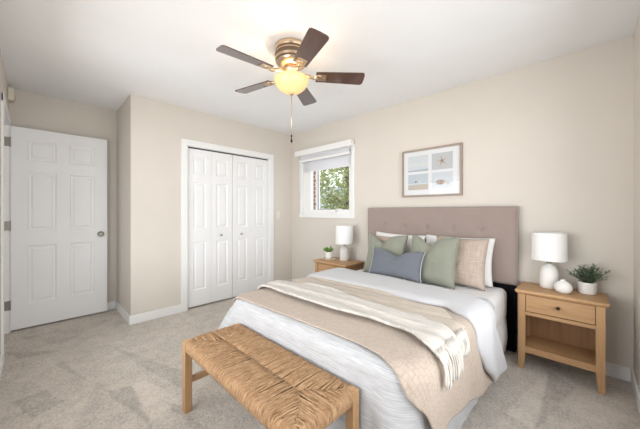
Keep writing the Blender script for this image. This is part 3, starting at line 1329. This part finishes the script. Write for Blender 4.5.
def ripples(seed, amp):
    def t(x, y):
        w = y - .10 * (x + 1.2) * (1 if x < -1.2 else .35) + .03 * math.sin(x * 2.3 + seed)
        r = math.sin(w * 38 + seed + 1.2 * nz(x * 1.3, y * 3, seed))
        r = 1 - abs(r) ** .7 * 1.6 if r < 0 else 1 - .25 * r
        return amp * (r + .8 * nz(x * 1.6, w * 12, seed)) - amp * .4
    return t


thr = empty('throw_blanket', (BXC, 1.5, .56), 0, 'ivory fringed throw blanket draped across the beige quilt', 'throw blanket')


def child(o, root):
    o.parent = root
    o.location = -Vector(root.location)
    return o


child(sheet_layer('lower_fold', THROW_LOW, -.86, .680, lambda a: tf_mid(a) - .10, tf_back, .026, .006, nu=100, nv=60, wav=.004, seed=5, top=ripples(4, .010)), thr)
child(sheet_layer('upper_fold', THROW, -.86, .680, tf_front, tf_mid, .054, .016, nu=100, nv=70, wav=.004, seed=7, top=ripples(9, .011)), thr)


def fringe(name, y0, y1, n, off, L, seed, dyt):
    R = random.Random(seed)
    m = MB()
    for k in range(n):
        y = y0 + (y1 - y0) * (k + .5) / n + R.uniform(-.003, .003)
        a = .672
        dy = dyt + R.uniform(-.012, .012)
        LL = L * R.uniform(.85, 1.1)
        kx = R.uniform(-.004, .006)
        pts = []
        for i in range(7):
            t = i / 6
            P, d, nn = drape(a + LL * t, y, off + .004 + kx * t, .03)
            pts.append((P.x, y + dy * t + .004 * math.sin(t * 7 + k), P.z))
        m.tube(pts, [.0045, .0078, .0042, .0048, .0055, .006, .0040], 6)
    return m.build(name, FRINGE)


child(fringe('fringe', 1.43, 1.61, 15, .030, .095, 1, -.015), thr)
child(fringe('fringe', 1.205, 1.42, 15, .054, .10, 2, -.03), thr)

# white duvet folded back under the cushions
df = lerp_path([(-1.0, 1.86), (-.77, 1.81), (-.38, 1.863), (-.09, 1.885), (.36, 1.842), (.5, 1.87), (.607, 1.80), (.70, 1.755), (.80, 1.76), (.95, 1.86), (1.13, 2.05)])
db = lerp_path([(-1.0, 2.34), (-.5, 2.32), (.3, 2.29), (.55, 2.24), (.66, 2.16), (.78, 2.15), (.95, 2.24), (1.13, 2.30)])
tag(sheet_layer('duvet', DUVET, -(BHW + .28), BHW + .43, df, db, .020, .014, nu=130, nv=60, wav=.008, fl=.07, puff=.030, seed=11),
    'plain white duvet folded back in a band below the cushions', 'duvet')


# ---------------------------------------------------------------- pillows
def pillow(name, mat, w, h, T, loc, rz, lean, label, cat, group=None, dent=0, pinch=.05, edging=None, seed=0, roll=0, dpos=0.0, side=0):
    root = empty(name, loc, 0, label, cat, group)
    M = Matrix.Rotation(rz, 4, 'Z') @ Matrix.Rotation(-lean, 4, 'X') @ Matrix.Rotation(roll, 4, 'Y')
    m = MB()
    N = 36

    def shape(a, b, sgn):
        # a, b in [-1, 1]
        x = a * w / 2 * (1 - pinch * (1 - b * b) * abs(a) ** 2)
        z = b * h / 2 * (1 - pinch * (1 - a * a) * abs(b) ** 2)
        t = T / 2 * max(0, (1 - a ** 4)) ** .5 * max(0, (1 - b ** 4)) ** .5
        t *= 1 + .10 * nz(a * 1.5 + seed, b * 1.5)
        if dent and b > -.4:
            g = math.exp(-((a - dpos) / (.30 if a > dpos else .42)) ** 2) * smin(b, -.3, 1.0)
            z -= dent * g
            t *= 1 - .45 * math.exp(-((a - dpos) / .16) ** 2) * smin(b, .0, .9)
        t += .004 * nz(a * 5 + seed, b * 5, 7) * (1 - abs(a)) * (1 - abs(b)) * 4 * .6
        y = sgn * max(t, .0)
        z += h / 2
        p = M @ Vector((x, y, z))
        return p
    for sgn in (-1, 1):
        m.grid(N, N, lambda u, v: shape(2 * u - 1, 2 * v - 1, sgn), lambda u, v: (u * w, v * h + sgn))
    bmesh.ops.remove_doubles(m.bm, verts=m.bm.verts, dist=.0006)
    m.build('cover', mat, root)
    if edging:
        for sd in ((side,) if side else (-1, 1)):
            m = MB()
            pts = [shape(sd * .999, -1 + 2 * i / 24, -1) + M.to_3x3() @ Vector((sd * .004, 0, 0)) for i in range(25)]
            m.tube(pts, .0042, 8)
            m.build('edging', edging, root)
    return root


TZ = BZT
rad = math.radians
pillow('bed_pillow', PWHITE, .60, .42, .12, (-1.485, 2.69, TZ + .002), rad(1), rad(13), 'white bed pillow at the back left against the headboard', 'pillow', 'white bed pillows', 0, .07, seed=1, roll=rad(1.5))
pillow('bed_pillow', PWHITE, .62, .425, .12, (-.875, 2.69, TZ + .002), 0, rad(13), 'white bed pillow at the back right against the headboard', 'pillow', 'white bed pillows', 0, .07, seed=2)
pillow('square_cushion', BEIGE, .44, .40, .11, (-1.545, 2.558, TZ + .002), 0, rad(14), 'beige woven cushion mostly hidden behind the left green cushion', 'cushion', 'cushions piled on the bed', 0, .07, seed=3)
pillow('square_cushion', BEIGE, .45, .43, .12, (-.815, 2.553, TZ + .002), rad(-3), rad(15), 'beige striped woven cushion in front of the right white pillow', 'cushion', 'cushions piled on the bed', 0, .07, None, 4)
pillow('square_cushion', GREEN, .44, .43, .13, (-1.475, 2.425, TZ + .004), rad(2), rad(17), 'sage green linen cushion on the left behind the blue cushion', 'cushion', 'cushions piled on the bed', .075, .08, EDGEG, 5, dpos=-.18, side=-1)
pillow('square_cushion', GREEN, .445, .445, .14, (-1.00, 2.413, TZ + .004), rad(-3), rad(16), 'sage green linen cushion in the middle beside the beige cushion', 'cushion', 'cushions piled on the bed', .07, .08, None, 6, dpos=-.12)
pillow('lumbar_cushion', BLUE, .53, .265, .12, (-1.285, 2.295, TZ + .04), rad(-1), rad(19), 'slate blue oblong cushion at the front of the pile', 'cushion', 'cushions piled on the bed', .055, .07, EDGEB, 7, dpos=.05)


# ---------------------------------------------------------------- bench
BX0, BX1, BY0, BY1, BHT = -1.745, -.715, .612, .985, .425
bench = empty('bench', (BX0, BY0, 0), 0, 'oak bench with a woven seagrass seat at the foot of the bed', 'bench')


def bp(o):
    o.location = -Vector(bench.location)
    return o


lw_ = .042
for x in (BX0, BX1 - lw_):
    for y in (BY0, BY1 - lw_):
        m = MB()
        m.bb(x, x + lw_, y, y + lw_, 0, BHT - .004, .003)
        bp(m.build('leg', OAKZ, bench))
for x in (BX0 + .010, BX1 - .032):
    m = MB()
    m.bb(x, x + .022, BY0 + lw_ - .004, BY1 - lw_ + .004, .165, .197, .002)
    bp(m.build('stretcher', OAKX, bench))
m = MB()
m.bb(BX0 + .012, BX1 - .012, BY0 + .012, BY1 - .012, BHT - .062, BHT - .010, .008)
bp(m.build('seat_core', STRAWB, bench))
R = random.Random(5)
m = MB()
hd = (BY1 - BY0) / 2
ymid = (BY0 + BY1) / 2


def strand(p_edge, inward, reach, k):
    """one cord: up the outside of the rail, over the edge and in to the mitre line"""
    i = Vector(inward)
    o = -i
    e = Vector(p_edge)
    sd = Vector((-i.y, i.x, 0))
    r = .0042 * R.uniform(.75, 1.25)
    dr = R.uniform(-.009, .009)
    top = BHT + R.uniform(-.002, .003)
    pts = [e + i * .012 + Vector((0, 0, BHT - .066)), e - i * .001 + Vector((0, 0, BHT - .052)), e - i * .004 + Vector((0, 0, BHT - .030)), e + i * .001 + Vector((0, 0, top - .010)), e + i * .013 + Vector((0, 0, top - .002))]
    for t in (.25, .5, .75, 1):
        if reach * t > .02:
            pts.append(e + i * (reach * t) + sd * (dr * t + R.uniform(-.0015, .0015)) + Vector((0, 0, top - .003 - .006 * t ** 3 + R.uniform(-.0012, .0012))))
    m.tube(pts, r, 6, True, (k * 3.7, R.uniform(0, 90)))


pitch = .0064
n = int((BX1 - BX0 - 2 * lw_) / pitch)
for k in range(n):
    x = BX0 + lw_ + (k + .5) * (BX1 - BX0 - 2 * lw_) / n
    d = min(x - BX0, BX1 - x)
    reach = min(hd, d) - .002
    strand((x, BY0 + .004, 0), (0, 1, 0), reach, k)
    strand((x, BY1 - .004, 0), (0, -1, 0), reach, k + 400)
n = int((BY1 - BY0 - 2 * lw_) / pitch)
for k in range(n):
    y = BY0 + lw_ + (k + .5) * (BY1 - BY0 - 2 * lw_) / n
    d = min(y - BY0, BY1 - y)
    strand((BX0 + .004, y, 0), (1, 0, 0), d - .002, k + 900)
    strand((BX1 - .004, y, 0), (-1, 0, 0), d - .002, k + 1300)
bp(m.build('woven_seat', STRAW, bench))


# ---------------------------------------------------------------- nightstands
def nightstand(x0, x1, y0, y1, H, label):
    root = empty('nightstand', ((x0 + x1) / 2, (y0 + y1) / 2, 0), 0, label, 'nightstand', 'oak nightstands')

    def pb(o):
        o.location = -Vector(root.location)
        return o
    k = H / .605
    m = MB()
    # top with a chamfered underside
    zt, zb = H, H - .032
    ch = .014
    a = [m.bm.verts.new(p) for p in ((x0, y0, zt - .003), (x1, y0, zt - .003), (x1, y1, zt - .003), (x0, y1, zt - .003))]
    a2 = [m.bm.verts.new(p) for p in ((x0 + .003, y0 + .003, zt), (x1 - .003, y0 + .003, zt), (x1 - .003, y1, zt), (x0 + .003, y1, zt))]
    b = [m.bm.verts.new(p) for p in ((x0, y0, zt - .017), (x1, y0, zt - .017), (x1, y1, zt - .017), (x0, y1, zt - .017))]
    c = [m.bm.verts.new(p) for p in ((x0 + ch, y0 + ch, zb), (x1 - ch, y0 + ch, zb), (x1 - ch, y1, zb), (x0 + ch, y1, zb))]
    for p, q in ((a2, a), (a, b), (b, c)):
        for i in range(4):
            j = (i + 1) % 4
            m.bm.faces.new((p[i], p[j], q[j], q[i]))
    m.bm.faces.new(a2)
    m.bm.faces.new(c)
    pb(m.build('top', OAKX, root))
    lx0, lx1, ly0, ly1 = x0 + .018, x1 - .018, y0 + .018, y1 - .006
    lw = .044
    for fx in (0, 1):
        for fy in (0, 1):
            xa = lx0 if fx == 0 else lx1 - lw
            ya = ly0 if fy == 0 else ly1 - lw
            m = MB()
            zs = [(zb, 0), (.11 * k, 0), (0, .012)]
            rings = []
            for z, t in zs:
                xi0 = xa + (t if fx == 1 else 0)
                xi1 = xa + lw - (t if fx == 0 else 0)
                yi0 = ya + (t if fy == 1 else 0)
                yi1 = ya + lw - (t if fy == 0 else 0)
                rings.append([m.bm.verts.new(p) for p in ((xi0, yi0, z), (xi1, yi0, z), (xi1, yi1, z), (xi0, yi1, z))])
            for p, q in zip(rings, rings[1:]):
                for i in range(4):
                    j = (i + 1) % 4
                    m.bm.faces.new((p[i], p[j], q[j], q[i]))
            m.bm.faces.new(rings[0])
            m.bm.faces.new(rings[-1])
            pb(m.build('leg', OAKZ, root))
    ix0, ix1 = lx0 + lw, lx1 - lw
    dz0, dz1 = .445 * k, zb - .003
    for xx in (lx0 + .006, lx1 - .024):
        m = MB()
        m.bb(xx, xx + .018, ly0 + lw - .002, ly1 - lw + .002, .125 * k, zb)
        pb(m.build('side_panel', OAKX, root))
    m = MB()
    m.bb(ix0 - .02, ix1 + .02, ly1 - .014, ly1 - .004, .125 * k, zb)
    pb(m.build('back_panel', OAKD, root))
    m = MB()
    m.bb(ix0 - .001, ix1 + .001, ly0 + .004, ly0 + .03, .415 * k, .440 * k, .001)
    pb(m.build('rail', OAKX, root))
    m = MB()
    m.bb(ix0 - .012, ix1 + .012, ly0 + .008, ly1 - .014, .158 * k, .172 * k)
    m.bb(ix0 - .001, ix1 + .001, ly0 + .004, ly0 + .024, .128 * k, .174 * k, .001)
    pb(m.build('shelf', OAKX, root))
    m = MB()
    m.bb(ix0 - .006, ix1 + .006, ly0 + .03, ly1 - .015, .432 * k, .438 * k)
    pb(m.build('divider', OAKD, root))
    m = MB()
    m.bb(ix0 + .003, ix1 - .003, ly0 + .007, ly0 + .026, dz0, dz1 - .002, .0015)
    m.bb(ix0 + .012, ix1 - .012, ly0 + .02, ly1 - .03, dz0 + .005, dz1 - .02)
    dr = pb(m.build('drawer', OAKX, root))
    m = MB()
    m.lathe([(.006, 0), (.005, .008), (.010, .013), (.012, .018), (.009, .024), (0, .026)], ((x0 + x1) / 2, ly0 + .007, (dz0 + dz1) / 2 + .005), 20, Matrix.Rotation(PI / 2, 4, 'X'), cap1=False)
    m.build('knob', BRONZE, dr)
    return root


NRX0, NRX1, NRY0, NRY1, NRH = -.395, .108, 2.565, 2.885, .602
nightstand(NRX0, NRX1, NRY0, NRY1, NRH, 'oak nightstand with one drawer and open shelf right of the bed')
NLX0, NLX1, NLY0, NLY1, NLH = -2.515, -1.978, 2.47, 2.83, .576
nightstand(NLX0, NLX1, NLY0, NLY1, NLH, 'oak nightstand left of the bed, mostly hidden behind the bedding')


# ---------------------------------------------------------------- lamps
def lamp(x, y, z, body, bmat, label, sh0, sh1, r):
    root = empty('table_lamp', (x, y, z), 0, label, 'table lamp', 'bedside table lamps')
    m = MB()
    m.lathe(body, (0, 0, 0), 40)
    m.build('base', bmat, root)
    t = body[-1][1]
    m = MB()
    m.lathe([(.016, t - .002), (.016, t + .012), (.009, t + .014), (.009, sh0 + .10), (.014, sh0 + .10), (.014, sh0 + .14)], (0, 0, 0), 20)
    for k in range(3):
        a = 2 * PI * k / 3
        m.tube([(0, 0, sh1 - .03), (math.cos(a) * (r - .004), math.sin(a) * (r - .004), sh1 - .012)], .0018, 6)
    m.tube([(0, 0, sh0 + .1), (0, 0, sh1 - .028)], .004, 8)
    m.build('stem', NICKEL, root)
    m = MB()
    m.lathe([(r * 1.02, sh0), (r * 1.02, sh0 + .004), (r, sh1 - .004), (r, sh1)], (0, 0, 0), 48, cap0=False, cap1=False)
    m.build('lamp_shade', LSHADE, root, solid=.003)
    m = MB()
    m.lathe([(.0, sh0 + .13), (.012, sh0 + .14), (.026, sh0 + .165), (.028, sh0 + .18), (.018, sh0 + .2), (.0, sh0 + .208)], (0, 0, 0), 16, cap0=False, cap1=False)
    m.build('bulb', PLAS, root)
    return root


lamp(-.21, 2.79, NRH, [(.045, 0), (.053, .003), (.059, .02), (.060, .065), (.058, .11), (.052, .148), (.038, .174), (.020, .186), (.016, .190)],
     CERAM, 'white table lamp with rounded ceramic base on the right nightstand', .218, .430, .108)
lamp(-2.215, 2.735, NLH, [(.058, 0), (.062, .004), (.062, .03), (.061, .12), (.055, .15), (.035, .172), (.018, .182)],
     CERAMG, 'white table lamp with pale grey cylindrical base on the left nightstand', .212, .440, .110)

# small round vase
v = MB()
pr = [(.022, 0), (.035, .003), (.048, .018), (.053, .037), (.050, .056), (.040, .072), (.026, .083), (.015, .088), (.013, .093), (.016, .097), (.012, .098), (.010, .090), (.014, .08)]
v.lathe(pr, (0, 0, 0), 36, None, 1, .92)
tag(v.build('vase', CERAM, None, (-.122, 2.685, NRH)), 'small squat white bud vase between the lamp and the potted plant', 'vase')


# potted plants
def pot_plant(x, y, z, r, h, label, kind, seed):
    R = random.Random(seed)
    root = empty('potted_plant', (x, y, z), 0, label, 'potted plant', 'potted plants on the nightstands')
    m = MB()
    prof = [(r * .80, 0), (r * .86, .002)]
    nr = 7
    for k in range(nr):
        z0 = .004 + (h - .008) * k / nr
        z1 = .004 + (h - .008) * (k + .5) / nr
        rr = r * (.88 + .12 * math.sin(PI * .62 * (k + .5) / nr + .25))
        rb = .0018 if kind == 'bush' else 0
        prof += [(rr - rb, z0), (rr + rb, z1)]
    prof += [(r * .97, h - .003), (r * .95, h), (r * .88, h), (r * .86, h - .012)]
    m.lathe(prof, (0, 0, 0), 36)
    m.build('pot', POTM, root)
    m = MB()
    m.lathe([(r * .855, h - .013), (r * .5, h - .008), (0, h - .006)], (0, 0, 0), 20, cap0=False, cap1=False)
    m.build('soil', SOIL, root)
    st, lf = MB(), MB()
    if kind == 'bush':
        for k in range(60):
            a = R.uniform(0, 2 * PI)
            el = R.uniform(.42, 1.5)
            L = R.uniform(.07, .135)
            d = Vector((math.cos(a) * math.cos(el), math.sin(a) * math.cos(el) * .8, math.sin(el)))
            p0 = Vector((math.cos(a) * r * .35 * R.random(), math.sin(a) * r * .35 * R.random(), h - .01))
            pts = [p0 + d * L * t + Vector((0, 0, -.018 * t * t + .022 * t)) for t in (0, .33, .66, 1)]
            st.tube(pts, [.0014, .0013, .0011, .0007], 5)
            for q in range(9):
                t = .25 + .75 * q / 8
                p = p0 + d * L * t + Vector((0, 0, -.018 * t * t + .022 * t))
                sd = d.cross(Vector((0, 0, 1))).normalized() * (1 if q % 2 else -1)
                ld = (d * .6 + sd + Vector((R.uniform(-.3, .3), R.uniform(-.3, .3), R.uniform(-.2, .5))))
                leaf(lf, p, ld, Vector((R.uniform(-.5, .5), R.uniform(-.5, .5), 1)), R.uniform(.020, .030), .013)
        lm = leafm('sage_leaf', hexc(98, 116, 94), hexc(158, 170, 148))
    else:
        for k in range(40):
            a = R.uniform(0, 2 * PI)
            el = R.uniform(.35, 1.45)
            d = Vector((math.cos(a) * math.cos(el), math.sin(a) * math.cos(el), math.sin(el)))
            p = Vector((math.cos(a) * r * .3, math.sin(a) * r * .3, h - .008))
            L = R.uniform(.05, .08)
            st.tube([p, p + d * L * .5], .0015, 5)
            leaf(lf, p + d * L * .35, d, Vector((R.uniform(-.3, .3), R.uniform(-.3, .3), 1)), L * .8, .026)
        lm = leafm('lime_leaf', hexc(112, 150, 70), hexc(166, 196, 116))
    st.build('stem', m_plain('stem_green', hexc(84, 96, 64), .7), root)
    lf.build('foliage', lm, root, fixn=False)


pot_plant(.005, 2.79, NRH, .052, .084, 'bushy grey green plant in a ribbed white pot on the right nightstand', 'bush', 4)
TRY = MB()
TRY.lathe([(.088, 0), (.098, .003), (.102, .010), (.098, .013), (.092, .008), (0, .007)], (0, 0, 0), 40, None, 1, .8, cap1=False)
tag(TRY.build('tray', m_wood('tray_wood', hexc(214, 196, 172), hexc(190, 168, 142), 0), None, (-2.41, 2.66, NLH)), 'round pale wooden tray under the small plant on the left nightstand', 'tray')
pot_plant(-2.415, 2.66, NLH + .0085, .046, .088, 'small bright green plant in a plain white pot on a wooden tray', 'small', 9)

# ---------------------------------------------------------------- framed seaside picture
AX0, AX1, AZ0, AZ1 = -1.504, -.872, 1.356, 1.872
art = empty('picture_frame', ((AX0 + AX1) / 2, YB, AZ0), 0, 'silver brown framed set of four seaside prints above the headboard', 'picture')


def ap(o):
    o.location = -Vector(art.location)
    return o


m = MB()
fb = .020
yf0 = YB - .030
for b in ((AX0, AX0 + fb, AZ0, AZ1), (AX1 - fb, AX1, AZ0, AZ1), (AX0 + fb, AX1 - fb, AZ0, AZ0 + fb), (AX0 + fb, AX1 - fb, AZ1 - fb, AZ1)):
    m.bb(b[0], b[1], yf0, YB, b[2], b[3], .0025)
ap(m.build('frame', m_wood('driftwood_frame', hexc(160, 145, 133), hexc(132, 117, 106), 0, 1, .45), art))
m = MB()
m.bb(AX0 + fb - .002, AX1 - fb + .002, YB - .014, YB - .002, AZ0 + fb - .002, AZ1 - fb + .002)
ap(m.build('mat_board', m_plain('mat_white', hexc(222, 223, 225), .9), art))


def flat(px, pz, pts):
    return [(px + x, 0, pz + z) for x, z in pts]


ax = AX0 + fb
aw = AX1 - AX0 - 2 * fb
ah = AZ1 - AZ0 - 2 * fb
cols = [(ax + aw * .085, ax + aw * .465), (ax + aw * .53, ax + aw * .885)]
rows = [(AZ0 + fb + ah * .12, AZ0 + fb + ah * .48), (AZ0 + fb + ah * .54, AZ0 + fb + ah * .90)]


def pm(n, c):
    return m_plain(n, hexc(*c), .85)


def patch(m, x0, x1, z0, z1, y):
    m.poly([(x0, y, z0), (x1, y, z0), (x1, y, z1), (x0, y, z1)])


def prt(c, r, mat):
    x0, x1 = cols[c]
    z0, z1 = rows[r]
    m = MB()
    m.bb(x0, x1, YB - .0155, YB - .013, z0, z1)
    return ap(m.build('print', mat, art)), x0, x1, z0, z1


def lay(name, parent, mat, polys, y=YB - .016):
    m = MB()
    for q in polys:
        m.poly([(x, y, z) for x, z in q])
    return m.build(name, mat, parent)


# hazy sky and sea
o, x0, x1, z0, z1 = prt(0, 1, pm('print_sky', (200, 205, 209)))
lay('sea_strip', o, pm('print_sea', (164, 175, 183)), [[(x0, z0), (x1, z0), (x1, z0 + .022), (x0, z0 + .014)]])
lay('cloud_strip', o, pm('print_cloud', (207, 209, 210)), [[(x0, z0 + .05), (x1, z0 + .06), (x1, z0 + .10), (x0, z0 + .085)]])
# shore with a gull
o, x0, x1, z0, z1 = prt(0, 0, pm('print_water', (184, 193, 200)))
lay('sand_strip', o, pm('print_sand', (186, 177, 166)), [[(x0, z0), (x1, z0), (x1, z0 + .058), (x0, z0 + .052)]])
cx_, cz_ = x0 + (x1 - x0) * .42, z0 + .085
bird = [(cx_ + .024 * math.cos(t * PI / 8), cz_ + .009 * math.sin(t * PI / 8)) for t in range(16)]
bird2 = [(cx_ + .040 + .014 * math.cos(t * PI / 6), cz_ + .004 + .005 * math.sin(t * PI / 6)) for t in range(12)]
lay('foam', o, pm('print_foam', (214, 216, 218)), [bird2, [(x0, z0 + .060), (x1, z0 + .064), (x1, z0 + .072), (x0, z0 + .066)]])
lay('gull', o, pm('print_gull', (120, 132, 146)), [[(cx_ - .022, cz_ - .004), (cx_ - .004, cz_ - .010), (cx_ + .012, cz_ + .002), (cx_ + .004, cz_ + .012), (cx_ - .012, cz_ + .010)]], YB - .0162)
# starfish
o, x0, x1, z0, z1 = prt(1, 1, pm('print_grey', (186, 189, 191)))
cx_, cz_ = (x0 + x1) / 2, (z0 + z1) / 2
star = []
for k in range(10):
    a = PI / 2 + .2 + k * PI / 5
    r = .072 if k % 2 == 0 else .020
    star.append((cx_ + r * math.cos(a), cz_ + r * math.sin(a)))
lay('starfish', o, pm('print_starfish', (196, 184, 173)), [star])
lay('starfish_ridge', o, pm('print_ridge', (150, 130, 116)), [[(cx_ + .056 * math.cos(PI / 2 + .2 + k * 2 * PI / 5), cz_ + .056 * math.sin(PI / 2 + .2 + k * 2 * PI / 5)),
    (cx_ + .005 * math.cos(.2 + k * 2 * PI / 5), cz_ + .005 * math.sin(.2 + k * 2 * PI / 5)), (cx_ - .005 * math.cos(.2 + k * 2 * PI / 5), cz_ - .005 * math.sin(.2 + k * 2 * PI / 5))] for k in range(5)], YB - .0162)
# shells
o, x0, x1, z0, z1 = prt(1, 0, pm('print_mist', (200, 206, 212)))
cx_, cz_ = x0 + (x1 - x0) * .42, z0 + .065
lay('shell', o, pm('print_shell', (168, 150, 136)), [[(cx_ + .046 * math.cos(t * PI / 9), cz_ + .030 * math.sin(t * PI / 9) * (1 if t < 9 else .8)) for t in range(18)]])
lay('small_shell', o, pm('print_shell_pale', (184, 176, 169)), [[(cx_ + .072 + .022 * math.cos(t * PI / 7), cz_ - .010 + .015 * math.sin(t * PI / 7)) for t in range(14)]])
lay('shell_mouth', o, pm('print_shell_dark', (104, 86, 76)), [[(cx_ + .004 + .018 * math.cos(t * PI / 6), cz_ - .012 + .010 * math.sin(t * PI / 6)) for t in range(12)]], YB - .0162)
m = MB()
m.bb(AX0 + fb - .002, AX1 - fb + .002, YB - .022, YB - .020, AZ0 + fb - .002, AZ1 - fb + .002)
ap(m.build('glazing', GLASS, art))
